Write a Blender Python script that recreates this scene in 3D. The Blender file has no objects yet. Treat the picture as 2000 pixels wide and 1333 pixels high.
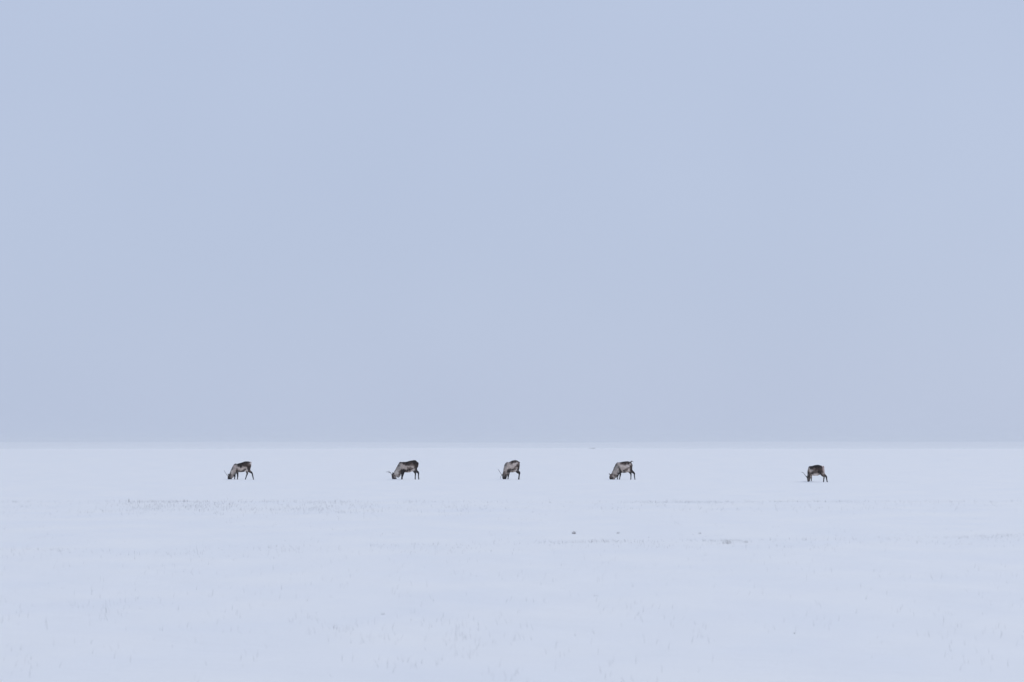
import bpy, bmesh, math, random
import numpy as np
from mathutils import Vector, Matrix

scene = bpy.context.scene
R = math.radians
random.seed(7)

# ------------------------------------------------------------------ camera
CAM_H = 2.10                      # metres above the snow the herd stands on
FPX = 2000 * 100 / 36.0           # focal length in photo pixels (100 mm lens)
EYE_Y = 867.5                     # photo row of the eye level
cam_data = bpy.data.cameras.new('camera')
cam_data.lens = 100
cam_data.sensor_width = 36
cam_data.sensor_fit = 'HORIZONTAL'
cam_data.clip_start = 0.1
cam_data.clip_end = 20000
cam_data.dof.use_dof = True
cam_data.dof.focus_distance = 166
cam_data.dof.aperture_fstop = 4.0
cam = bpy.data.objects.new('camera', cam_data)
scene.collection.objects.link(cam)
PITCH = math.atan((EYE_Y - 666.5) / FPX)
cam.location = (0, 0, CAM_H)
cam.rotation_euler = (R(90) + PITCH, 0, 0)
scene.camera = cam

# ------------------------------------------------------------------ sky
SUN_EL, SUN_AZ = R(36), R(42)      # azimuth clockwise from +Y: behind the herd, to the right
world = bpy.data.worlds.new('World')
scene.world = world
world.use_nodes = True
wn, wl = world.node_tree.nodes, world.node_tree.links
wn.clear()
w_out = wn.new('ShaderNodeOutputWorld')
w_bg = wn.new('ShaderNodeBackground')
w_bg.inputs['Strength'].default_value = 0.1
w_sky = wn.new('ShaderNodeTexSky')
w_sky.sky_type = 'NISHITA'
w_sky.sun_disc = False
w_sky.sun_elevation = SUN_EL
w_sky.sun_rotation = SUN_AZ
w_sky.dust_density = 1.0
w_tc = wn.new('ShaderNodeTexCoord')
w_no = wn.new('ShaderNodeTexNoise')        # very soft density changes in the cloud sheet
w_no.inputs['Scale'].default_value = 9.0
w_no.inputs['Detail'].default_value = 2.0
w_no.inputs['Roughness'].default_value = 0.4
w_cl = wn.new('ShaderNodeMix'); w_cl.data_type = 'RGBA'
w_cl.inputs[6].default_value = (4.64, 5.42, 7.22, 1)
w_cl.inputs[7].default_value = (4.84, 5.62, 7.40, 1)
w_mx = wn.new('ShaderNodeMix'); w_mx.data_type = 'RGBA'
w_mx.inputs[0].default_value = 0.95        # closed cloud in front of the clear sky
wl.new(w_tc.outputs['Generated'], w_no.inputs['Vector'])
w_mr = wn.new('ShaderNodeMapRange')
w_mr.inputs['From Min'].default_value = 0.3; w_mr.inputs['From Max'].default_value = 0.7
wl.new(w_no.outputs['Fac'], w_mr.inputs['Value'])
wl.new(w_mr.outputs['Result'], w_cl.inputs[0])
wl.new(w_sky.outputs['Color'], w_mx.inputs[6])
wl.new(w_cl.outputs[2], w_mx.inputs[7])
wl.new(w_mx.outputs[2], w_bg.inputs['Color'])
wl.new(w_bg.outputs['Background'], w_out.inputs['Surface'])

sun_data = bpy.data.lights.new('sun', 'SUN')
sun_data.energy = 1.15
sun_data.angle = R(35)
sun_data.color = (1.0, 0.985, 0.96)
sun = bpy.data.objects.new('sun', sun_data)
scene.collection.objects.link(sun)
sdir = Vector((math.sin(SUN_AZ) * math.cos(SUN_EL), math.cos(SUN_AZ) * math.cos(SUN_EL), math.sin(SUN_EL)))
sun.rotation_euler = sdir.to_track_quat('Z', 'Y').to_euler()
sun.location = (60, 200, 80)

vs = scene.view_settings
vs.view_transform = 'Standard'
vs.look = 'None'
vs.exposure = 0
vs.gamma = 1
vs.use_curve_mapping = False
scene.cycles.volume_bounces = 3
scene.cycles.max_bounces = 10

# ------------------------------------------------------------------ helpers
def link(name, me, parent=None):
    o = bpy.data.objects.new(name, me)
    scene.collection.objects.link(o)
    if parent is not None:
        o.parent = parent
    return o

def tag(o, label=None, cat=None, group=None, kind=None):
    if label: o['label'] = label
    if cat: o['category'] = cat
    if group: o['group'] = group
    if kind: o['kind'] = kind
    return o

def smooth(me):
    me.polygons.foreach_set('use_smooth', [True] * len(me.polygons))
    me.update()

_tab = np.random.RandomState(11).rand(64, 1024).astype(np.float64)
def vnoise(x, y, s):
    """smooth value noise in -1..1, seeded by s"""
    t = _tab[s % 64]
    xi, yi = np.floor(x), np.floor(y)
    fx, fy = x - xi, y - yi
    fx = fx * fx * fx * (fx * (fx * 6 - 15) + 10)
    fy = fy * fy * fy * (fy * (fy * 6 - 15) + 10)
    xi = xi.astype(np.int64); yi = yi.astype(np.int64)
    def g(a, b):
        return t[(a * 73 + b * 179 + (a * b) % 57 * 13) % 1024]
    a = g(xi, yi) * (1 - fx) + g(xi + 1, yi) * fx
    b = g(xi, yi + 1) * (1 - fx) + g(xi + 1, yi + 1) * fx
    return (a * (1 - fy) + b * fy) * 2 - 1

def sstep(a, b, v):
    t = np.clip((v - a) / (b - a), 0, 1)
    return t * t * (3 - 2 * t)

# where the five animals stand (x, y) and where each one's muzzle digs
HERD_XY = [(-15.95, 167.5), (-6.30, 168.0), (-0.05, 167.6), (6.55, 166.8), (16.80, 157.0)]
DIG = []          # filled below: (x, y, radius, depth)

def height(x, y):
    x = np.asarray(x, float); y = np.asarray(y, float)
    d = np.hypot(x, y)
    # broad lie of the land
    h = 1.33 * sstep(190, 470, y) - 4.0 * sstep(480, 760, y)
    h = h + (10.6 + 2.2 * vnoise(x / 700, y / 2500, 3)) * sstep(3800, 8400, y)
    h = h + 0.11 * vnoise(x / 55 + 7, y / 60, 4) * sstep(190, 330, y)
    # swells and wind crust, long across the view
    near = 1 - sstep(600, 900, d)
    calm = (0.22 + 0.78 * sstep(50, 90, y)) * (1 - 0.6 * sstep(132, 145, y) * (1 - sstep(168, 185, y)))
    h = h + near * calm * (0.050 * vnoise(x / 46 + 3, y / 15, 5)
                           + 0.022 * vnoise(x / 13, y / 4.2 + 9, 6)
                           + 0.010 * vnoise(x / 4.0 + 5, y / 1.5, 7)
                           + 0.004 * vnoise(x / 1.1, y / 0.6, 8))
    # lumpy powder close by
    h = h + (1 - sstep(55, 90, y)) * sstep(2, 8, y) * (0.012 * vnoise(x / 0.9 + 2, y / 2.1, 25) + 0.005 * vnoise(x / 0.35, y / 0.8 + 6, 26))
    # thin wind-crust lips running across the view
    r1 = np.clip(1 - np.abs(vnoise(x / 30 + 2, y / 7.5 + 3, 21)) * 5, 0, 1)
    r2 = np.clip(1 - np.abs(vnoise(x / 12 + 8, y / 3.2 + 1, 22)) * 4, 0, 1) * np.clip(vnoise(x / 20, y / 20, 23) * 2, 0, 1)
    lip = near * (0.3 + 0.7 * sstep(50, 85, y))
    h = h + lip * (0.028 * r1 * r1 * np.clip(vnoise(x / 25 + 4, y / 30, 24) * 1.5 + 0.4, 0, 1) + 0.016 * r2 * r2)
    # two shallow drift edges where the old grass shows
    wob = 2.2 * vnoise(x / 17, y * 0 + 1.5, 9)
    h = h + 0.07 * sstep(88, 97, y + wob) * (1 - sstep(97, 118, y + wob))
    wob2 = 0.9 * vnoise(x / 9, y * 0 + 4.5, 10) - 0.42 * np.clip(x, -12, 14)
    h = h + 0.04 * sstep(56.5, 60, y + wob2) * (1 - sstep(60, 72, y + wob2))
    for (cx, cy, r, dep) in DIG:
        q = np.hypot(x - cx, y - cy) / r
        h = h - dep * (1 - sstep(0.25, 1.0, q)) + 0.35 * dep * np.exp(-((q - 1.15) / 0.22) ** 2)
    return h

def hz(x, y):
    return float(height(np.array([x]), np.array([y]))[0])

def at(px, py, y0=15.0):
    """first point of the snow met by the photo ray (px, py)"""
    u = (px - 1000) / FPX
    v = (EYE_Y - py) / FPX
    ys = np.concatenate([np.arange(y0, 200, 0.05), np.arange(200, 900, 0.5), np.arange(900, 9000, 10)])
    f = CAM_H + v * ys - height(u * ys, ys)
    k = np.argmax(f <= 0) if (f <= 0).any() else len(ys) - 1
    return Vector((u * ys[k], ys[k], hz(u * ys[k], ys[k])))

def nodes(name):
    m = bpy.data.materials.new(name)
    m.use_nodes = True
    nt = m.node_tree
    return m, nt.nodes, nt.links, nt.nodes['Principled BSDF']

def plain(name, col, rough=0.6, var=0.25, scale=30):
    m, n, l, p = nodes(name)
    no = n.new('ShaderNodeTexNoise'); no.inputs['Scale'].default_value = scale
    tc = n.new('ShaderNodeTexCoord')
    mx = n.new('ShaderNodeMix'); mx.data_type = 'RGBA'
    mx.inputs[6].default_value = tuple(c * (1 - var) for c in col) + (1,)
    mx.inputs[7].default_value = tuple(min(1, c * (1 + var)) for c in col) + (1,)
    l.new(tc.outputs['Object'], no.inputs['Vector'])
    l.new(no.outputs['Fac'], mx.inputs[0])
    l.new(mx.outputs[2], p.inputs['Base Color'])
    p.inputs['Roughness'].default_value = rough
    return m

# ------------------------------------------------------------------ materials
def snow_material():
    m, n, l, p = nodes('snow')
    tc = n.new('ShaderNodeTexCoord')
    mp = n.new('ShaderNodeMapping'); mp.inputs['Scale'].default_value = (0.45, 0.22, 1)
    l.new(tc.outputs['Object'], mp.inputs['Vector'])
    n1 = n.new('ShaderNodeTexNoise'); n1.inputs['Scale'].default_value = 1.0; n1.inputs['Detail'].default_value = 5
    l.new(mp.outputs['Vector'], n1.inputs['Vector'])
    mx = n.new('ShaderNodeMix'); mx.data_type = 'RGBA'     # icy crust and fresh powder
    mx.inputs[6].default_value = (0.865, 0.866, 0.866, 1)
    mx.inputs[7].default_value = (0.91, 0.898, 0.874, 1)
    cr = n.new('ShaderNodeMapRange')
    cr.inputs['From Min'].default_value = 0.3; cr.inputs['From Max'].default_value = 0.7
    l.new(n1.outputs['Fac'], cr.inputs['Value'])
    l.new(cr.outputs['Result'], mx.inputs[0])
    l.new(mx.outputs[2], p.inputs['Base Color'])
    p.inputs['Roughness'].default_value = 0.75
    p.inputs['Specular IOR Level'].default_value = 0.15
    mp2 = n.new('ShaderNodeMapping'); mp2.inputs['Scale'].default_value = (1.1, 2.6, 1)
    l.new(tc.outputs['Object'], mp2.inputs['Vector'])
    n2 = n.new('ShaderNodeTexNoise'); n2.inputs['Scale'].default_value = 1.6; n2.inputs['Detail'].default_value = 7
    n2.inputs['Roughness'].default_value = 0.62
    l.new(mp2.outputs['Vector'], n2.inputs['Vector'])
    b = n.new('ShaderNodeBump'); b.inputs['Strength'].default_value = 0.5; b.inputs['Distance'].default_value = 0.05
    l.new(n2.outputs['Fac'], b.inputs['Height'])
    l.new(b.outputs['Normal'], p.inputs['Normal'])
    return m

def coat_material():
    m, n, l, p = nodes('reindeer_coat')
    at_ = n.new('ShaderNodeAttribute'); at_.attribute_name = 'coat'
    tc = n.new('ShaderNodeTexCoord')
    mp = n.new('ShaderNodeMapping'); mp.inputs['Scale'].default_value = (30, 30, 12)
    l.new(tc.outputs['Object'], mp.inputs['Vector'])
    no = n.new('ShaderNodeTexNoise'); no.inputs['Scale'].default_value = 1.5; no.inputs['Detail'].default_value = 4
    l.new(mp.outputs['Vector'], no.inputs['Vector'])
    mr = n.new('ShaderNodeMapRange'); mr.inputs['To Min'].default_value = 0.7; mr.inputs['To Max'].default_value = 1.3
    l.new(no.outputs['Fac'], mr.inputs['Value'])
    mx = n.new('ShaderNodeMix'); mx.data_type = 'RGBA'; mx.blend_type = 'MULTIPLY'; mx.inputs[0].default_value = 1
    l.new(at_.outputs['Color'], mx.inputs[6]); l.new(mr.outputs['Result'], mx.inputs[7])
    l.new(mx.outputs[2], p.inputs['Base Color'])
    p.inputs['Roughness'].default_value = 0.85
    p.inputs['Specular IOR Level'].default_value = 0.04
    b = n.new('ShaderNodeBump'); b.inputs['Strength'].default_value = 0.6; b.inputs['Distance'].default_value = 0.012
    l.new(no.outputs['Fac'], b.inputs['Height']); l.new(b.outputs['Normal'], p.inputs['Normal'])
    return m

M_SNOW = snow_material()
M_COAT = coat_material()
M_ANTLER = plain('antler_bone', (0.07, 0.055, 0.045), 0.6, 0.3, 40)
M_MANE = plain('mane_hair', (0.36, 0.30, 0.26), 0.85, 0.3, 12)
M_HOOF = plain('hoof_horn', (0.018, 0.017, 0.02), 0.5, 0.3, 40)
M_EYE = plain('eye_dark', (0.01, 0.009, 0.009), 0.15, 0.1, 10)
M_GRASS = plain('frosted_grass', (0.36, 0.345, 0.335), 0.8, 0.35, 0.6)
M_TUFT = plain('dry_grass', (0.36, 0.335, 0.315), 0.8, 0.4, 9)

# ------------------------------------------------------------------ reindeer specifications
# Side views in millimetre-like units: 734 units to the metre, z measured up from the snow.
# (top/front outline point, bottom/rear outline point, half width in metres) per ring.
CO = dict(D=(.018, .011, .009), B=(.055, .034, .025), G=(.56, .455, .385), L=(.72, .59, .50), K=(.010, .008, .009),
          N=(.40, .345, .30), F=(.060, .044, .038), W=(.74, .63, .56), C=(.70, .61, .52), S=(.165, .15, .135),
          P=(.62, .47, .42), M=(.17, .12, .095))

DEER = [
 dict(S=734, g=1125, x0=1000, yaw=6,
  torso=[(655,540,690,800,.10),(700,475,735,815,.15),(770,435,790,815,.17),(860,440,870,815,.19),(1000,398,1005,812,.21),
         (1100,363,1105,800,.215),(1200,338,1205,772,.205),(1300,335,1300,740,.18),(1370,352,1365,720,.15),(1410,410,1405,640,.11)],
  neck=[(790,432,830,790,.13),(690,485,775,800,.125),(610,620,745,880,.115),(555,750,705,960,.105),(515,870,650,1020,.095),(480,920,600,1040,.085)],
  head=[(505,880,590,950,.06),(462,940,625,1000,.085),(440,1000,625,1070,.082),(432,1050,610,1110,.07),(440,1110,580,1150,.055),(470,1160,545,1180,.042)],
  legs=[[(1335,520,110,.12),(1320,660,95,.11),(1370,755,55,.06),(1478,838,33,.04),(1512,950,23,.028),(1548,1110,21,.026),(1556,1160,26,.03)],
        [(1315,560,100,.12),(1270,700,70,.09),(1250,790,45,.055),(1268,865,33,.04),(1235,960,23,.028),(1192,1100,21,.026),(1180,1155,26,.03)],
        [(760,640,80,.09),(790,780,58,.07),(760,880,36,.045),(750,965,28,.034),(742,1060,20,.025),(733,1150,25,.03)],
        [(800,640,80,.09),(838,780,55,.07),(850,880,34,.042),(857,965,28,.034),(850,1060,20,.025),(842,1150,25,.03)]],
  legy=[-.13,.13,-.12,.12],
  ears=[((500,930,-.05),(448,868,-.13)),((530,945,.05),(500,880,.16))],
  tail=[(1400,365),(1438,395),(1430,450)],
  antlers=[[((480,1000,-.02),(435,960,-.04),(385,890,-.08),(340,815,-.12),(296,728,-.13),.011)]],
  eye=(478,990),
  coat=[(760,440,'D'),(880,455,'D'),(1000,430,'D'),(1100,400,'D'),(1250,360,'D'),(1380,380,'D'),(900,510,'D'),(1010,530,'D'),(1120,490,'B'),(1240,450,'B'),
        (1000,585,'B'),(1180,540,'B'),(1280,540,'B'),(1370,480,'M'),(1370,580,'B'),(1310,620,'D'),(1350,690,'D'),
        (860,600,'G'),(950,650,'L'),(1060,660,'L'),(1170,600,'G'),(1230,640,'G'),(1130,660,'G'),(1000,710,'G'),
        (1150,730,'D'),(1210,690,'D'),(1060,770,'D'),(980,760,'M'),(850,760,'D'),(830,700,'M'),
        (1260,720,'W'),(1200,770,'W'),(1050,815,'S'),(920,810,'S'),(780,500,'N'),(740,560,'P'),(700,610,'N'),(660,600,'S'),(600,700,'S'),(550,850,'S'),
        (740,680,'G'),(640,760,'C'),(620,860,'C'),(690,780,'G'),(690,880,'G'),(620,950,'G'),(640,1040,'P'),(750,770,'G'),
        (500,930,'F'),(470,1000,'F'),(580,940,'F'),(550,1010,'S'),(520,1090,'K'),(590,1090,'F'),(440,1080,'K'),
        (760,870,'S'),(850,870,'K'),(750,960,'K'),(740,1100,'K'),(855,960,'K'),(845,1100,'K'),(1255,800,'S'),(1265,880,'K'),(1230,960,'K'),(1190,1100,'K'),
        (1400,740,'M'),(1360,760,'D'),(1480,840,'K'),(1500,930,'K'),(1545,1080,'K'),(1420,400,'W')]),
 dict(S=734, g=1118, x0=1020, yaw=-3,
  torso=[(690,500,740,790,.10),(740,420,790,810,.16),(800,362,850,815,.185),(900,364,940,810,.20),(1020,362,1050,815,.22),(1150,333,1170,818,.225),
         (1280,298,1290,790,.215),(1400,280,1400,745,.19),(1500,308,1490,700,.17),(1555,370,1545,620,.12)],
  neck=[(830,362,900,780,.14),(735,425,860,810,.13),(660,560,830,880,.12),(595,680,790,960,.11),(540,785,730,1020,.10),(480,860,660,1010,.085)],
  head=[(470,860,580,950,.06),(428,930,620,990,.085),(430,985,645,1050,.085),(440,1040,645,1100,.075),(455,1100,630,1150,.06),(490,1160,590,1185,.045)],
  legs=[[(1460,470,115,.12),(1440,640,105,.11),(1500,755,58,.06),(1592,838,34,.04),(1598,950,23,.028),(1610,1090,21,.026),(1615,1150,27,.03)],
        [(1440,520,100,.12),(1400,680,75,.09),(1415,775,48,.055),(1458,850,34,.04),(1455,950,23,.028),(1450,1070,21,.026),(1450,1120,27,.03)],
        [(890,640,85,.09),(895,780,58,.07),(882,890,38,.045),(880,970,30,.034),(872,1060,20,.025),(858,1145,27,.03)],
        [(920,640,85,.09),(945,780,50,.07),(918,890,36,.042),(900,970,28,.034),(886,1060,20,.025),(890,1145,25,.03)]],
  legy=[-.13,.13,-.12,.12],
  ears=[((495,930,-.06),(478,805,-.12)),((500,900,.05),(500,830,.16))],
  tail=[(1555,375),(1588,430),(1575,500)],
  antlers=[[((430,905,-.03),(395,840,-.07),(345,800,-.11),(280,782,-.13),(190,806,-.10),.012),((335,798,-.11),(328,770,-.13),(318,735,-.14),.008)],
           [((432,910,.03),(400,855,.10),(350,830,.15),(300,826,.17),(262,836,.16),.011)]],
  eye=(470,985),
  coat=[(800,380,'D'),(950,385,'D'),(1100,375,'D'),(1250,320,'D'),(1400,300,'D'),(1520,340,'D'),(960,440,'B'),(1100,440,'D'),(1250,420,'B'),(1400,410,'D'),(1540,430,'D'),
        (1050,500,'B'),(1180,490,'B'),(1320,480,'M'),(1440,480,'B'),(1500,560,'B'),(1430,600,'B'),(1540,600,'D'),(1480,700,'D'),
        (800,440,'N'),(860,500,'G'),(760,500,'S'),(700,530,'S'),(950,550,'G'),(1060,570,'G'),(1190,560,'G'),(1320,560,'G'),(1370,600,'L'),
        (960,620,'G'),(1060,640,'G'),(1150,640,'M'),(1250,620,'M'),(1340,630,'D'),(1120,730,'K'),(1230,700,'D'),(1020,720,'D'),(1300,690,'M'),
        (1380,710,'W'),(1300,760,'W'),(1150,800,'G'),(1050,790,'M'),(1390,760,'S'),
        (880,720,'D'),(960,730,'D'),(850,760,'D'),(830,620,'G'),(780,600,'N'),(720,640,'N'),(640,680,'N'),(570,760,'S'),(800,680,'N'),(740,740,'G'),(640,790,'C'),
        (700,850,'C'),(600,850,'C'),(780,780,'M'),(780,900,'M'),(720,980,'N'),(640,920,'G'),(580,900,'G'),(560,960,'M'),
        (490,870,'K'),(440,980,'F'),(490,1040,'F'),(600,1020,'N'),(560,1090,'F'),(460,1100,'K'),(620,1100,'F'),
        (880,850,'K'),(950,820,'K'),(880,960,'K'),(870,1090,'K'),(1450,830,'K'),(1455,950,'K'),(1450,1080,'K'),(1560,780,'D'),(1600,850,'K'),(1600,980,'K'),(1610,1110,'K'),(1420,780,'D')]),
 dict(S=734, g=1130, x0=1010, yaw=33,
  torso=[(730,500,770,790,.11),(770,430,810,815,.15),(830,388,870,825,.18),(920,382,950,825,.20),(1010,340,1030,826,.215),(1100,307,1110,822,.215),
         (1190,298,1190,800,.20),(1270,318,1260,760,.18),(1320,352,1310,720,.15),(1345,410,1335,650,.10)],
  neck=[(840,385,880,800,.14),(770,430,860,830,.125),(715,540,840,880,.115),(690,660,815,930,.105),(670,780,800,980,.10),(650,870,775,1000,.09)],
  head=[(655,860,750,930,.065),(635,910,775,970,.088),(630,970,785,1030,.088),(632,1030,785,1090,.08),(645,1100,770,1140,.065),(670,1165,745,1180,.05)],
  legs=[[(1300,500,100,.12),(1275,660,95,.105),(1300,770,55,.06),(1372,850,34,.04),(1352,960,23,.028),(1330,1100,21,.026),(1318,1160,27,.03)],
        [(1290,540,95,.12),(1240,700,72,.09),(1265,800,48,.055),(1345,870,32,.04),(1360,960,23,.028),(1352,1100,21,.026),(1355,1160,25,.03)],
        [(880,640,80,.09),(900,790,56,.07),(905,880,38,.045),(890,960,30,.034),(878,1060,20,.025),(872,1155,26,.03)],
        [(900,640,80,.09),(930,790,52,.07),(855,890,34,.042),(812,970,28,.034),(790,1060,20,.025),(782,1155,25,.03)]],
  legy=[-.12,.12,-.11,.11],
  ears=[((760,920,-.06),(835,935,-.17)),((650,920,.06),(590,950,.15))],
  tail=[(1340,385),(1372,415),(1365,470)],
  antlers=[[((665,985,-.02),(625,940,-.03),(580,890,-.06),(520,800,-.08),(448,690,-.08),.013)],
           [((655,965,.02),(610,958,.04),(570,985,.07),(548,1040,.09),(546,1110,.09),.009)]],
  eye=(650,985),
  coat=[(800,390,'S'),(900,395,'N'),(960,370,'D'),(1050,350,'D'),(1180,310,'D'),(1300,340,'D'),(1360,390,'D'),(1060,420,'D'),(1170,390,'B'),(1330,430,'M'),(1290,430,'G'),
        (1020,440,'M'),(950,430,'N'),(880,460,'G'),(960,520,'L'),(1060,520,'G'),(1130,470,'L'),(1220,450,'W'),(1200,530,'L'),(1000,600,'L'),(1100,590,'L'),(1060,640,'G'),(940,640,'G'),
        (1290,500,'B'),(1350,500,'M'),(1320,580,'D'),(1350,650,'B'),(1240,570,'B'),(1200,590,'M'),(1150,640,'M'),(1190,680,'D'),(1080,720,'K'),(1010,730,'K'),(980,680,'M'),(1300,700,'D'),
        (1235,640,'G'),(1215,740,'W'),(1120,780,'G'),(1050,800,'S'),(1020,780,'G'),
        (920,700,'D'),(890,770,'K'),(960,780,'D'),(840,790,'D'),(700,540,'S'),(660,680,'S'),(780,500,'S'),(790,590,'N'),(850,520,'G'),(850,640,'L'),(720,640,'N'),(790,680,'G'),(700,760,'N'),(780,760,'G'),(730,800,'M'),
        (650,830,'S'),(800,850,'N'),(830,880,'L'),(700,880,'M'),(770,900,'M'),(640,950,'F'),(700,970,'S'),(780,980,'B'),(720,1040,'F'),(640,1080,'K'),(700,1110,'K'),(770,1090,'K'),
        (920,870,'K'),(880,960,'K'),(870,1100,'K'),(790,1060,'K'),(1280,800,'D'),(1370,850,'K'),(1340,960,'K'),(1330,1110,'K'),(1240,790,'S')]),
 dict(S=739, g=1138, x0=980, yaw=20,
  torso=[(625,520,680,790,.10),(660,440,720,815,.15),(710,388,760,835,.18),(800,386,840,845,.20),(900,372,930,850,.22),(1000,347,1020,850,.225),
         (1120,343,1130,830,.215),(1230,358,1230,795,.19),(1290,380,1285,740,.16),(1322,430,1318,660,.11)],
  neck=[(740,386,800,800,.14),(655,420,770,830,.13),(590,530,750,890,.12),(540,640,710,960,.11),(490,750,665,1020,.10),(435,860,610,1050,.09)],
  head=[(440,860,540,950,.065),(385,915,580,1000,.088),(352,970,600,1060,.088),(342,1030,600,1110,.078),(352,1100,570,1150,.06),(400,1160,500,1185,.045)],
  legs=[[(1275,520,100,.12),(1260,680,90,.105),(1315,770,55,.06),(1432,868,34,.04),(1440,970,23,.028),(1466,1130,21,.026),(1475,1190,27,.03)],
        [(1265,560,95,.12),(1225,720,72,.09),(1235,800,50,.055),(1290,880,34,.04),(1298,980,23,.028),(1292,1110,21,.026),(1290,1165,27,.03)],
        [(770,660,80,.09),(800,800,56,.07),(832,880,38,.045),(825,955,30,.034),(806,1060,20,.025),(786,1150,26,.03)],
        [(770,660,80,.09),(755,800,56,.07),(735,880,38,.045),(716,960,30,.034),(706,1060,20,.025),(694,1160,26,.03)]],
  legy=[-.12,.12,.12,-.12],
  ears=[((400,930,.05),(318,860,.12)),((560,960,-.07),(585,905,-.15))],
  tail=[(1290,372),(1340,338),(1402,388)],
  antlers=[],
  eye=(400,1010),
  coat=[(700,395,'S'),(800,395,'S'),(880,390,'D'),(1000,360,'D'),(1150,355,'D'),(1260,370,'D'),(1320,420,'B'),(1340,480,'D'),(930,430,'B'),(1050,440,'D'),(1180,430,'D'),(1000,490,'M'),(1280,470,'G'),
        (1100,470,'M'),(780,450,'G'),(840,450,'M'),(750,440,'G'),(830,540,'L'),(900,560,'L'),(1000,570,'L'),(1120,520,'W'),(1180,560,'W'),(1060,610,'L'),(870,640,'G'),(960,650,'G'),(1230,480,'G'),
        (1280,580,'B'),(1330,600,'B'),(1270,680,'D'),(1300,740,'D'),(1350,720,'B'),(1190,630,'M'),(1120,680,'M'),(1050,710,'M'),(970,750,'D'),(1080,750,'S'),(1200,680,'L'),(1200,760,'W'),(1100,790,'G'),(1000,825,'S'),(920,800,'N'),(900,720,'G'),
        (810,690,'B'),(830,750,'D'),(800,810,'K'),(860,830,'K'),(740,610,'S'),(640,440,'S'),(640,520,'S'),(580,560,'S'),(520,680,'S'),(460,820,'S'),(680,580,'N'),(640,650,'N'),(700,680,'G'),(600,740,'N'),(680,780,'G'),(720,790,'N'),(580,820,'G'),(520,850,'N'),(640,880,'G'),(690,900,'N'),
        (570,940,'M'),(440,910,'M'),(380,920,'F'),(410,990,'M'),(520,990,'G'),(560,1080,'G'),(480,1060,'F'),(420,1080,'F'),(360,1060,'F'),(380,1120,'K'),(460,1120,'F'),(590,1080,'N'),
        (740,880,'K'),(710,960,'K'),(695,1110,'K'),(840,900,'K'),(825,960,'K'),(790,1110,'K'),(1220,840,'S'),(1290,880,'K'),(1300,970,'K'),(1290,1120,'K'),(1400,830,'D'),(1430,870,'K'),(1445,970,'K'),(1470,1140,'K'),(1390,370,'N')]),
 dict(S=757, g=1118, x0=1000, yaw=-28,
  torso=[(660,560,700,740,.10),(680,490,720,775,.14),(720,440,760,800,.165),(800,432,830,820,.18),(900,402,920,835,.195),(1000,383,1010,838,.20),
         (1090,386,1090,810,.185),(1170,405,1165,770,.17),(1230,435,1225,730,.15),(1270,490,1260,680,.10)],
  neck=[(800,435,830,780,.12),(720,455,790,790,.115),(665,540,765,820,.105),(638,660,750,870,.095),(630,780,738,920,.085),(630,870,728,950,.075)],
  head=[(628,860,712,920,.055),(618,910,728,960,.07),(618,970,732,1010,.07),(625,1030,728,1060,.062),(640,1090,715,1110,.05),(655,1145,695,1155,.04)],
  legs=[[(1215,540,95,.11),(1195,700,92,.10),(1215,790,58,.058),(1278,868,34,.038),(1270,970,24,.027),(1260,1090,21,.025),(1255,1150,27,.029)],
        [(1240,560,90,.11),(1260,710,70,.085),(1315,800,48,.05),(1388,885,33,.038),(1400,970,24,.027),(1424,1090,21,.025),(1432,1155,27,.029)],
        [(770,640,70,.08),(775,770,50,.06),(788,860,34,.04),(792,940,28,.032),(795,1020,20,.024),(802,1085,27,.03)],
        [(770,640,70,.08),(750,780,46,.06),(730,880,32,.04),(716,960,26,.032),(702,1050,20,.024),(698,1130,24,.03)]],
  legy=[-.11,.11,.10,-.10],
  ears=[((640,925,-.05),(560,850,-.10)),((690,930,.05),(640,870,.13))],
  tail=[(1250,440),(1284,462),(1290,515)],
  antlers=[[((615,915,.02),(570,850,.05),(525,780,.07),(470,712,.07),(402,690,.05),.013)]],
  eye=(660,985),
  coat=[(720,460,'K'),(760,520,'K'),(830,450,'D'),(830,510,'D'),(950,410,'K'),(950,480,'D'),(1050,400,'K'),(1070,470,'D'),(1150,420,'D'),(1200,470,'K'),(1150,520,'B'),
        (1240,450,'P'),(1290,470,'P'),(1330,500,'P'),(1260,540,'P'),(1320,600,'P'),(1270,630,'P'),(1210,560,'M'),(1190,620,'B'),(1270,720,'G'),(1220,680,'M'),(1310,740,'M'),
        (820,560,'M'),(900,550,'M'),(800,610,'N'),(880,630,'M'),(950,580,'B'),(1000,540,'B'),(1060,560,'B'),(1100,620,'B'),(1010,620,'M'),(1080,690,'D'),(1150,640,'B'),(1140,720,'D'),(1150,790,'D'),(1050,650,'D'),
        (840,700,'B'),(800,740,'D'),(920,690,'B'),(960,720,'M'),(880,740,'M'),(960,780,'W'),(1000,820,'W'),(900,780,'W'),(830,790,'G'),(1050,770,'G'),
        (690,540,'N'),(660,500,'S'),(630,620,'S'),(720,620,'G'),(690,650,'M'),(740,660,'G'),(620,700,'D'),(670,720,'D'),(720,720,'M'),(640,800,'S'),(700,800,'D'),(690,870,'D'),(740,820,'M'),
        (760,870,'L'),(790,830,'M'),(640,900,'F'),(660,960,'S'),(710,960,'M'),(640,1030,'M'),(700,1040,'S'),(660,1100,'F'),(580,880,'K'),
        (795,900,'S'),(790,980,'B'),(800,1060,'K'),(710,1050,'B'),(1210,830,'B'),(1270,820,'M'),(1280,890,'S'),(1270,970,'D'),(1258,1100,'K'),(1340,820,'K'),(1390,890,'K'),(1400,970,'K'),(1430,1110,'K')]),
]
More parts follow.
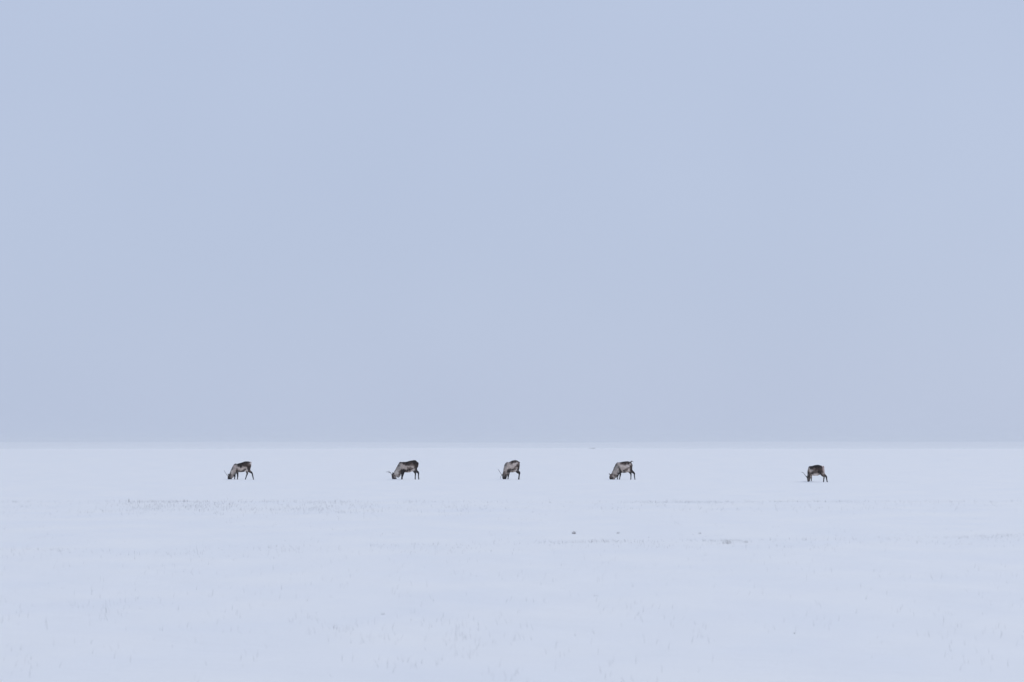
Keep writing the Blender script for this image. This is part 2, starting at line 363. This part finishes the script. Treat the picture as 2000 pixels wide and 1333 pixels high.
LABELS = [
 'brown-backed reindeer at the far left, one thin straight antler, legs wide apart',
 'largest darkest reindeer, second from the left, with a branched antler',
 'middle reindeer of the five, pale grey flank and thick straight antler',
 'antlerless pale reindeer, second from the right, grazing with its tail raised',
 'small dark reindeer with a pale rump and curved antler, farthest right',
]

# muzzle hollows scraped in the snow
def to_world(i, px, py, Y):
    s = DEER[i]
    th = R(s['yaw'])
    X = ((px - s['x0']) / s['S'] + Y * math.sin(th)) / math.cos(th)
    wx, wy = HERD_XY[i]
    return (wx + X * math.cos(th) - Y * math.sin(th), wy + X * math.sin(th) + Y * math.cos(th))
for i, s in enumerate(DEER):
    h0 = s['head'][-1]
    wx, wy = to_world(i, (h0[0] + h0[2]) / 2, 0, 0)
    DIG.append((wx, wy + 0.05, 0.34, 0.07))
DIG.append((HERD_XY[4][0] - 0.80, HERD_XY[4][1] + 0.1, 0.5, 0.09))
DIG.append((HERD_XY[4][0] + 0.05, HERD_XY[4][1] + 0.25, 0.45, 0.05))

# ------------------------------------------------------------------ snow field
def build_ground():
    xs = set(np.round(np.arange(-48, 48.01, 0.4), 3))
    for (hx, hy) in HERD_XY:
        xs |= set(np.round(np.arange(hx - 1.5, hx + 1.3, 0.1), 3))
    xs = sorted(xs)
    keep = [xs[0]]
    for v in xs[1:]:
        if v - keep[-1] > 0.06: keep.append(v)
    side = [48 + 0.6 * k + 0.035 * k ** 2.35 for k in range(1, 101)]
    side = [v for v in side if v < 2900] + [3200, 4000, 5500, 7500, 9500]
    X = np.array([-v for v in side[::-1]] + keep + side)
    Y = np.concatenate([-np.array([9500, 5000, 2900, 1800, 1000, 500, 250, 120, 60, 30, 12, 4, 0]), np.arange(4, 22, 1.0), np.arange(22, 60, 0.16),
                        np.arange(60, 146, 0.26), np.arange(146, 171, 0.12), np.arange(171, 240, 0.6), np.arange(240, 480, 1.5),
                        np.arange(480, 800, 10), np.arange(800, 3000, 60), np.arange(3000, 8600, 100), [9500]])
    gx, gy = np.meshgrid(X, Y)
    gz = height(gx, gy)
    nx, ny = len(X), len(Y)
    co = np.stack([gx.ravel(), gy.ravel(), gz.ravel()], 1).astype(np.float32)
    idx = np.arange(nx * ny).reshape(ny, nx)
    q = np.stack([idx[:-1, :-1], idx[:-1, 1:], idx[1:, 1:], idx[1:, :-1]], -1).reshape(-1, 4).astype(np.int32)
    me = bpy.data.meshes.new('snow_ground')
    me.vertices.add(len(co)); me.vertices.foreach_set('co', co.ravel())
    me.loops.add(q.size); me.loops.foreach_set('vertex_index', q.ravel())
    me.polygons.add(len(q)); me.polygons.foreach_set('loop_start', np.arange(0, q.size, 4, dtype=np.int32))
    me.polygons.foreach_set('loop_total', np.full(len(q), 4, np.int32))
    me.update(calc_edges=True)
    smooth(me)
    me.materials.append(M_SNOW)
    o = link('snow_ground', me)
    tag(o, 'flat snow field reaching to the hazy horizon', kind='structure')
build_ground()

# ------------------------------------------------------------------ haze
def build_haze():
    bm = bmesh.new()
    bmesh.ops.create_cube(bm, size=1)
    bmesh.ops.scale(bm, vec=(20000, 20000, 22), verts=bm.verts)
    bmesh.ops.translate(bm, vec=(0, 0, 11 - 6.0), verts=bm.verts)
    me = bpy.data.meshes.new('haze'); bm.to_mesh(me); bm.free()
    m = bpy.data.materials.new('haze'); m.use_nodes = True
    n, l = m.node_tree.nodes, m.node_tree.links
    n.clear()
    out = n.new('ShaderNodeOutputMaterial')
    v = n.new('ShaderNodeVolumePrincipled')
    v.inputs['Color'].default_value = (0.81, 0.83, 0.85, 1)
    v.inputs['Density'].default_value = 0.00018
    l.new(v.outputs['Volume'], out.inputs['Volume'])
    me.materials.append(m)
    tag(link('haze', me), 'thin pale winter haze over the snow field', kind='stuff')
build_haze()

# ------------------------------------------------------------------ reindeer
SEG = 20
def add_rings(bm, rings):
    """rings: list of (centre, u, v) -> closed tube"""
    prev, first = None, None
    for (c, u, v) in rings:
        ring = [bm.verts.new(c + u * math.cos(2 * math.pi * k / SEG) + v * math.sin(2 * math.pi * k / SEG)) for k in range(SEG)]
        if prev:
            for k in range(SEG):
                bm.faces.new((prev[k], prev[(k + 1) % SEG], ring[(k + 1) % SEG], ring[k]))
        else:
            first = ring
        prev = ring
    for ring, c in ((first, rings[0][0]), (prev, rings[-1][0])):
        cv = bm.verts.new(c)
        for k in range(SEG):
            bm.faces.new((ring[k], ring[(k + 1) % SEG], cv))

def resample(vals, n):
    """Catmull-Rom through a list of equal-length tuples"""
    P = np.array(vals, float)
    P = np.vstack([2 * P[0] - P[1], P, 2 * P[-1] - P[-2]])
    out = []
    for i in range(1, len(P) - 2):
        for k in range(n):
            t = k / n
            a, b, c, d = P[i - 1], P[i], P[i + 1], P[i + 2]
            out.append(0.5 * (2 * b + (c - a) * t + (2 * a - 5 * b + 4 * c - d) * t * t + (3 * b - a - 3 * c + d) * t ** 3))
    out.append(P[-2])
    return out

def tube_mesh(bm, pts, r0, r1, seg=8):
    prev = None
    for i, p in enumerate(pts):
        t = (pts[min(i + 1, len(pts) - 1)] - pts[max(i - 1, 0)]).normalized()
        a = t.cross(Vector((0, 1, 0.2))).normalized(); b = t.cross(a)
        r = r0 + (r1 - r0) * i / (len(pts) - 1)
        ring = [bm.verts.new(p + (a * math.cos(2 * math.pi * k / seg) + b * math.sin(2 * math.pi * k / seg)) * r) for k in range(seg)]
        if prev:
            for k in range(seg):
                bm.faces.new((prev[k], prev[(k + 1) % seg], ring[(k + 1) % seg], ring[k]))
        else:
            bm.faces.new(ring[::-1])
        prev = ring
    bm.faces.new(prev)

def build_deer(i):
    s = DEER[i]
    S, g, x0, th = s['S'], s['g'], s['x0'], R(s['yaw'])
    ct, st = math.cos(th), math.sin(th)
    def L(px, py, Y=0.0):
        return Vector((((px - x0) / S + Y * st) / ct, Y, (g - py) / S))
    root = bpy.data.objects.new('reindeer', None)
    root.empty_display_size = 0.3
    scene.collection.objects.link(root)
    wx, wy = HERD_XY[i]
    root.location = (wx, wy, hz(wx, wy))
    root.rotation_euler = (0, 0, th)
    tag(root, LABELS[i], 'reindeer', 'reindeer grazing in a row on the snow')

    bm = bmesh.new()
    for key in ('torso', 'neck', 'head'):
        rings = []
        for (ax, ay, bx, by, w) in resample(s[key], 4):
            A, B = L(ax, ay), L(bx, by)
            rings.append(((A + B) / 2, (A - B) / 2, Vector((0, w, 0))))
        if key == 'torso':       # round the ends of the barrel
            c, u, v = rings[-1]
            ax_ = (rings[-1][0] - rings[-2][0]).normalized()
            rings.append((c + ax_ * 0.035, u * 0.72, v * 0.72)); rings.append((c + ax_ * 0.055, u * 0.35, v * 0.35))
        add_rings(bm, rings)
    feet = []
    for leg, ly in zip(s['legs'], s['legy']):
        rr = resample(leg, 4)
        pts = []
        n = len(rr)
        for k, (px, py, r, w) in enumerate(rr):
            f = min(1.0, k / (n * 0.35))
            Y = ly * (0.62 + 0.38 * f) * (1.0 if k < n * 0.6 else 0.96)
            pts.append((L(px, py, Y), r * (0.92 + 0.26 * f) / S, w * (0.92 + 0.16 * f)))
        rings = []
        for k, (c, r, w) in enumerate(pts):
            t = pts[min(k + 1, n - 1)][0] - pts[max(k - 1, 0)][0]
            u = Vector((t.z, 0, -t.x)).normalized()
            rings.append((c, u * r, Vector((0, w * 0.9, 0))))
        add_rings(bm, rings)
        feet.append(pts[-1][0])
    for (b, t) in s['ears']:
        B, T = L(*b), L(*t)
        d = (T - B); ln = d.length
        d.normalize()
        u = d.cross(Vector((0.2, 1, 0.1))).normalized(); v = d.cross(u)
        prof = [(-.03, .02, .016), (.15 * ln, .026, .017), (.45 * ln, .036, .018), (.75 * ln, .028, .016), (.95 * ln, .014, .012)]
        add_rings(bm, [(B + d * q, u * a, v * c) for (q, a, c) in prof])
    tp = resample(s['tail'], 3)
    tail = [L(a, b) for (a, b) in tp]
    rings = []
    for k, c in enumerate(tail):
        t = (tail[min(k + 1, len(tail) - 1)] - tail[max(k - 1, 0)])
        u = Vector((t.z, 0, -t.x)).normalized()
        r = .036 * (1 - 0.55 * k / (len(tail) - 1))
        rings.append((c, u * r, Vector((0, r * 1.3, 0))))
    add_rings(bm, rings)
    bmesh.ops.recalc_face_normals(bm, faces=bm.faces)
    tmp = bpy.data.meshes.new('tmp'); bm.to_mesh(tmp); bm.free()
    to = link('tmp', tmp)
    rm = to.modifiers.new('r', 'REMESH'); rm.mode = 'VOXEL'; rm.voxel_size = 0.013
    sm = to.modifiers.new('s', 'SMOOTH'); sm.iterations = 5; sm.factor = 0.5
    dg = bpy.context.evaluated_depsgraph_get()
    me = bpy.data.meshes.new_from_object(to.evaluated_get(dg))
    bpy.data.objects.remove(to); bpy.data.meshes.remove(tmp)
    me.name = 'body'
    # shaggy relief and coat pattern
    nv = len(me.vertices)
    co = np.empty(nv * 3); me.vertices.foreach_get('co', co); co = co.reshape(-1, 3)
    no = np.empty(nv * 3); me.vertices.foreach_get('normal', no); no = no.reshape(-1, 3)
    rel = vnoise(co[:, 0] * 22 + co[:, 1] * 9, co[:, 2] * 11 + i * 5, 20 + i) * 0.006 + vnoise(co[:, 0] * 9 + co[:, 1] * 7, co[:, 2] * 6, 30 + i) * 0.007
    fat = sstep(0.28, 0.45, co[:, 2])
    mane = np.exp(-(((co[:, 0] * ct * S + x0) - s['neck'][3][2]) / 90) ** 2 - (((g - co[:, 2] * S) - s['neck'][3][3]) / 110) ** 2)
    co = co + no * (rel * (0.25 + fat * 0.75 + 1.6 * mane))[:, None]
    me.vertices.foreach_set('co', co.ravel())
    sx = co[:, 0] * ct * S + np.abs(co[:, 1]) * st * S + x0
    sz = g - co[:, 2] * S
    jx = vnoise(co[:, 0] * 14, co[:, 2] * 10 + co[:, 1] * 6, 40 + i) * 18
    jz = vnoise(co[:, 0] * 12 + 30, co[:, 2] * 12 + co[:, 1] * 6, 41 + i) * 18
    acc = np.zeros((nv, 3)); wsum = np.zeros(nv) + 1e-30
    for (bx, by, k) in s['coat']:
        d2 = (sx + jx - bx) ** 2 + (sz + jz - by) ** 2
        w = 1 / (d2 + 650.0) ** 2.1
        acc += w[:, None] * np.array(CO[k]); wsum += w
    col = np.ones((nv, 4)); col[:, :3] = acc / wsum[:, None]
    at_ = me.attributes.new('coat', 'FLOAT_COLOR', 'POINT')
    at_.data.foreach_set('color', col.astype(np.float32).ravel())
    smooth(me)
    me.materials.clear(); me.materials.append(M_COAT)
    link('body', me, root)

    # long hairs of the throat mane
    rs = np.random.RandomState(60 + i)
    MV, MF = [], []
    nk = resample(s['neck'], 6)
    for k in range(170):
        f = rs.uniform(0.3, 0.97)
        ax, ay, bx, by, w = nk[int(f * (len(nk) - 1))]
        A, B = L(ax, ay), L(bx, by)
        a = rs.normal(0, 0.55)
        c, u = (A + B) / 2, (B - A) / 2
        p = c + u * math.cos(a) * 0.96 + Vector((0, w * 0.95 * math.sin(a), 0))
        d = (u.normalized() * 0.55 + Vector((rs.uniform(-.1, .35), math.sin(a) * .3, -0.8))).normalized()
        ln, r_ = rs.uniform(.03, .085) * s['S'] / 734 * (0.6 + 0.4 * math.cos(a)), rs.uniform(.005, .010)
        e1 = d.cross(Vector((0.3, 1, 0))).normalized(); e2 = d.cross(e1)
        b0 = len(MV)
        for q in range(3):
            t = q * 2.0944
            MV.append(tuple(p - d * .012 + (e1 * math.cos(t) + e2 * math.sin(t)) * r_))
        MV.append(tuple(p + d * ln))
        MF += [(b0, b0 + 1, b0 + 3), (b0 + 1, b0 + 2, b0 + 3), (b0 + 2, b0, b0 + 3)]
    mm = bpy.data.meshes.new('mane'); mm.from_pydata(MV, [], MF); mm.update(); mm.materials.append(M_MANE)
    tag(link('mane', mm, root), kind='stuff')
    # cloven hooves
    hb = bmesh.new()
    for sy in (-1, 1):
        pr = [(-.052, -.035, .012, .008), (-.03, -.025, .024, .014), (0.0, -.008, .032, .018), (.028, .0, .026, .016)]
        rings = []
        for (x, z, rz_, ry_) in pr:
            rings.append((Vector((x, sy * .019, z)), Vector((0, 0, rz_)), Vector((0, ry_, 0))))
        add_rings(hb, rings)
    bmesh.ops.recalc_face_normals(hb, faces=hb.faces)
    hm = bpy.data.meshes.new('hoof'); hb.to_mesh(hm); hb.free(); smooth(hm); hm.materials.append(M_HOOF)
    for f in feet:
        h = link('hoof', hm, root); h.location = f
    # eyes
    eb = bmesh.new(); bmesh.ops.create_uvsphere(eb, u_segments=10, v_segments=8, radius=.014)
    em = bpy.data.meshes.new('eye'); eb.to_mesh(em); eb.free(); smooth(em); em.materials.append(M_EYE)
    for sy in (-1, 1):
        e = link('eye', em, root)
        e.location = L(s['eye'][0] + 22, s['eye'][1], 0) + Vector((0, sy * .066, 0))
    # antlers
    for a in s['antlers']:
        ab = bmesh.new()
        for br in a:
            pts = [Vector(p) for p in resample([tuple(L(*p)) for p in br[:-1]], 4)]
            tube_mesh(ab, pts, br[-1] * 1.35, br[-1] * 0.7)
        bmesh.ops.recalc_face_normals(ab, faces=ab.faces)
        am = bpy.data.meshes.new('antler'); ab.to_mesh(am); ab.free(); smooth(am); am.materials.append(M_ANTLER)
        link('antler', am, root)
    return root

for i in range(5):
    build_deer(i)

# ------------------------------------------------------------------ grass
def blade(V, F, x, y, z, hgt, wid, lean, az, rnd):
    """one tapering stem with three sides, sunk a little in the snow"""
    b = len(V)
    ca, sa = math.cos(az), math.sin(az)
    for k, (t, w) in enumerate(((0, 1.0), (0.55, 0.75))):
        off = lean * t * t * hgt
        cx, cy, cz = x + ca * off, y + sa * off, z - 0.02 + hgt * t
        for q in range(3):
            a = az + q * 2.0944
            V.append((cx + math.cos(a) * wid * w * 0.5, cy + math.sin(a) * wid * w * 0.5, cz))
    V.append((x + ca * lean * hgt, y + sa * lean * hgt, z + hgt * (1 - 0.25 * lean)))
    for q in range(3):
        r = (q + 1) % 3
        F.append((b + q, b + r, b + 3 + r, b + 3 + q))
        F.append((b + 3 + q, b + 3 + r, b + 6))

def build_grass():
    rs = np.random.RandomState(5)
    pts = []
    def scatter(n, y0, y1, dens, hmin, hmax, wid):
        yy = 1 / np.sqrt(rs.uniform(1 / y1 ** 2, 1 / y0 ** 2, n)) if y1 / y0 > 1.6 else rs.uniform(y0, y1, n)
        xx = rs.uniform(-0.205, 0.205, n) * yy
        d = dens(xx, yy)
        ok = rs.rand(n) < d
        for x, y in zip(xx[ok], yy[ok]):
            pts.append((x, y, rs.uniform(hmin, hmax), wid * rs.uniform(0.7, 1.3)))
    cl = lambda x, y, sx, sy, s: np.clip(vnoise(x / sx, y / sy, s) * 1.6 + 0.1, 0, 1)
    # drift edge in front of the herd: wide and thick on the left, a thin line on the right
    def band1(x, y):
        wob = 2.2 * vnoise(x / 17, y * 0 + 1.5, 9)
        left = 1 - sstep(-6, 4, x)
        core = np.exp(-((y + wob - 98) / 1.1) ** 2) * (0.75 + 0.1 * left)
        wide = left * np.exp(-((y + wob - 91) / 6.0) ** 2) * 0.30
        mid = 0.10 * np.exp(-((y + wob - 93) / 5.0) ** 2)
        return (core + wide + mid) * (0.3 + cl(x, y, 1.6, 3.0, 12)) * (0.5 + 0.8 * cl(x, y, 9, 30, 13))
    scatter(42000, 76, 108, band1, 0.03, 0.13, 0.0048)
    def band2(x, y):
        wob = 0.9 * vnoise(x / 9, y * 0 + 4.5, 10) - 0.42 * np.clip(x, -12, 14)
        right = 0.25 + 0.75 * sstep(-3, 0, x)
        core = 1.0 * np.exp(-((y + wob - 59.4) / 0.5) ** 2) * right
        sec = 0.35 * np.exp(-((y + wob - 57.5) / 2.0) ** 2) * (1 - 0.6 * right)
        return (core + sec) * (0.2 + cl(x, y, 0.9, 2.0, 14)) * (0.45 + 0.7 * cl(x, y, 5, 20, 15))
    scatter(60000, 46, 70, band2, 0.02, 0.085, 0.0040)
    # thin old stems all over the nearer snow
    def fore(x, y):
        return 0.5 * (0.12 + cl(x, y, 0.5, 1.6, 16)) * (0.35 + 0.6 * cl(x, y, 4, 7, 17)) * sstep(21, 30, y)
    scatter(12000, 22, 56, fore, 0.03, 0.11, 0.0026)
    def midf(x, y):
        return 0.12 * cl(x, y, 1.5, 4, 18) * (0.2 + cl(x, y, 8, 12, 19))
    scatter(9000, 60, 150, midf, 0.03, 0.08, 0.0045)
    A = np.array(pts)
    zz = height(A[:, 0], A[:, 1])
    V, F = [], []
    for (x, y, h, w), z in zip(pts, zz):
        blade(V, F, x, y, z, h, w, rs.uniform(0.05, 0.7), rs.uniform(0, 6.283), rs)
    me = bpy.data.meshes.new('grass_stems'); me.from_pydata(V, [], F); me.update()
    me.materials.append(M_GRASS)
    o = link('grass_stems', me)
    tag(o, 'pale frosted grass stems poking through the snow in thin bands', 'grass', kind='stuff')
    print('stems', len(pts))
build_grass()

# single dark tufts that stand out of the snow
TUFTS = [
 (1121, 1043, 0.055, 0.10, 34, 'darkest small tuft of dry grass, below the middle pale reindeer and right of it'),
 (1207, 1042, 0.04, 0.07, 15, 'small dry grass tuft straight below the antlerless reindeer'),
 (1366, 1043, 0.035, 0.07, 12, 'small lone tuft above the long grass row, between the two rightmost reindeer'),
 (1420, 1062, 0.16, 0.10, 34, 'widest grey clump in the long grass row, left of the small reindeer'),
 (1456, 1060, 0.06, 0.08, 13, 'short clump at the right end of the widest grey grass clump'),
 (253, 981, 0.03, 0.17, 7, 'tall thin dry tuft left of the leftmost reindeer, in the grass band'),
 (119, 1077, 0.02, 0.035, 10, 'tiny dark tuft low on the far left of the snow'),
 (1550, 1237, 0.018, 0.025, 8, 'tiny tuft low in the foreground, below the small right reindeer'),
 (1163, 1164, 0.05, 0.03, 9, 'flat frosted tuft in the near snow, right of the photo centre'),
 (748, 1200, 0.02, 0.045, 6, 'small near tuft below the dark branched-antler reindeer'),
 (799, 889, 0.12, 0.08, 8, 'faint tuft on the snow just behind the dark branched-antler reindeer'),
 (1189, 887, 0.12, 0.08, 8, 'faint tuft behind the antlerless reindeer, close to the skyline'),
 (1156, 876.8, 0.75, 0.24, 34, 'low dark scrub patch on the skyline, between the middle and antlerless reindeer'),
 (181, 866, 9.0, 1.3, 120, 'thin dark scrub streak on the far hazy plain, above the leftmost reindeer and left'),
 (1850, 899, 0.14, 0.08, 8, 'faint far tuft on the snow toward the right edge'),
]
def build_tufts():
    rs = np.random.RandomState(9)
    for (px, py, rad, hgt, n, lab) in TUFTS:
        c = at(px, py)
        V, F = [], []
        far = c.y / 60
        NB = 11                                    # matted root clump the blades grow from
        ph = rs.uniform(0, 6.283)
        for ring, (rr_, zz_) in enumerate(((1.0, -0.10), (0.7, -0.06), (0.4, -0.01))):
            for k in range(NB):
                a = k * 6.2832 / NB
                r_ = rad * rr_ * (0.75 + 0.3 * math.sin(3 * a + ph) * rs.uniform(0.4, 1))
                gx_, gy_ = math.cos(a) * r_, math.sin(a) * r_ * 0.6
                V.append((gx_, gy_, hz(c.x + gx_, c.y + gy_) - c.z + hgt * zz_))
        for ring in range(2):
            for k in range(NB):
                q = (k + 1) % NB
                F.append((ring * NB + k, ring * NB + q, ring * NB + NB + q, ring * NB + NB + k))
        F.append(tuple(2 * NB + k for k in range(NB)))
        for k in range(n):
            a, q = rs.uniform(0, 6.283), 0.85 * rad * rs.rand() ** 0.7
            x, y = math.cos(a) * q, math.sin(a) * q * 0.6
            z = hz(c.x + x, c.y + y) - c.z
            blade(V, F, x, y, z, hgt * rs.uniform(0.4, 1.0), 0.005 * max(1, far ** 0.7), rs.uniform(0.05, 0.5), rs.uniform(0, 6.283), rs)
        me = bpy.data.meshes.new('grass_tuft'); me.from_pydata(V, [], F); me.update()
        me.materials.append(M_TUFT)
        o = link('grass_tuft', me); o.location = c
        tag(o, lab, 'grass tuft', 'dry grass tufts in the snow')
build_tufts()
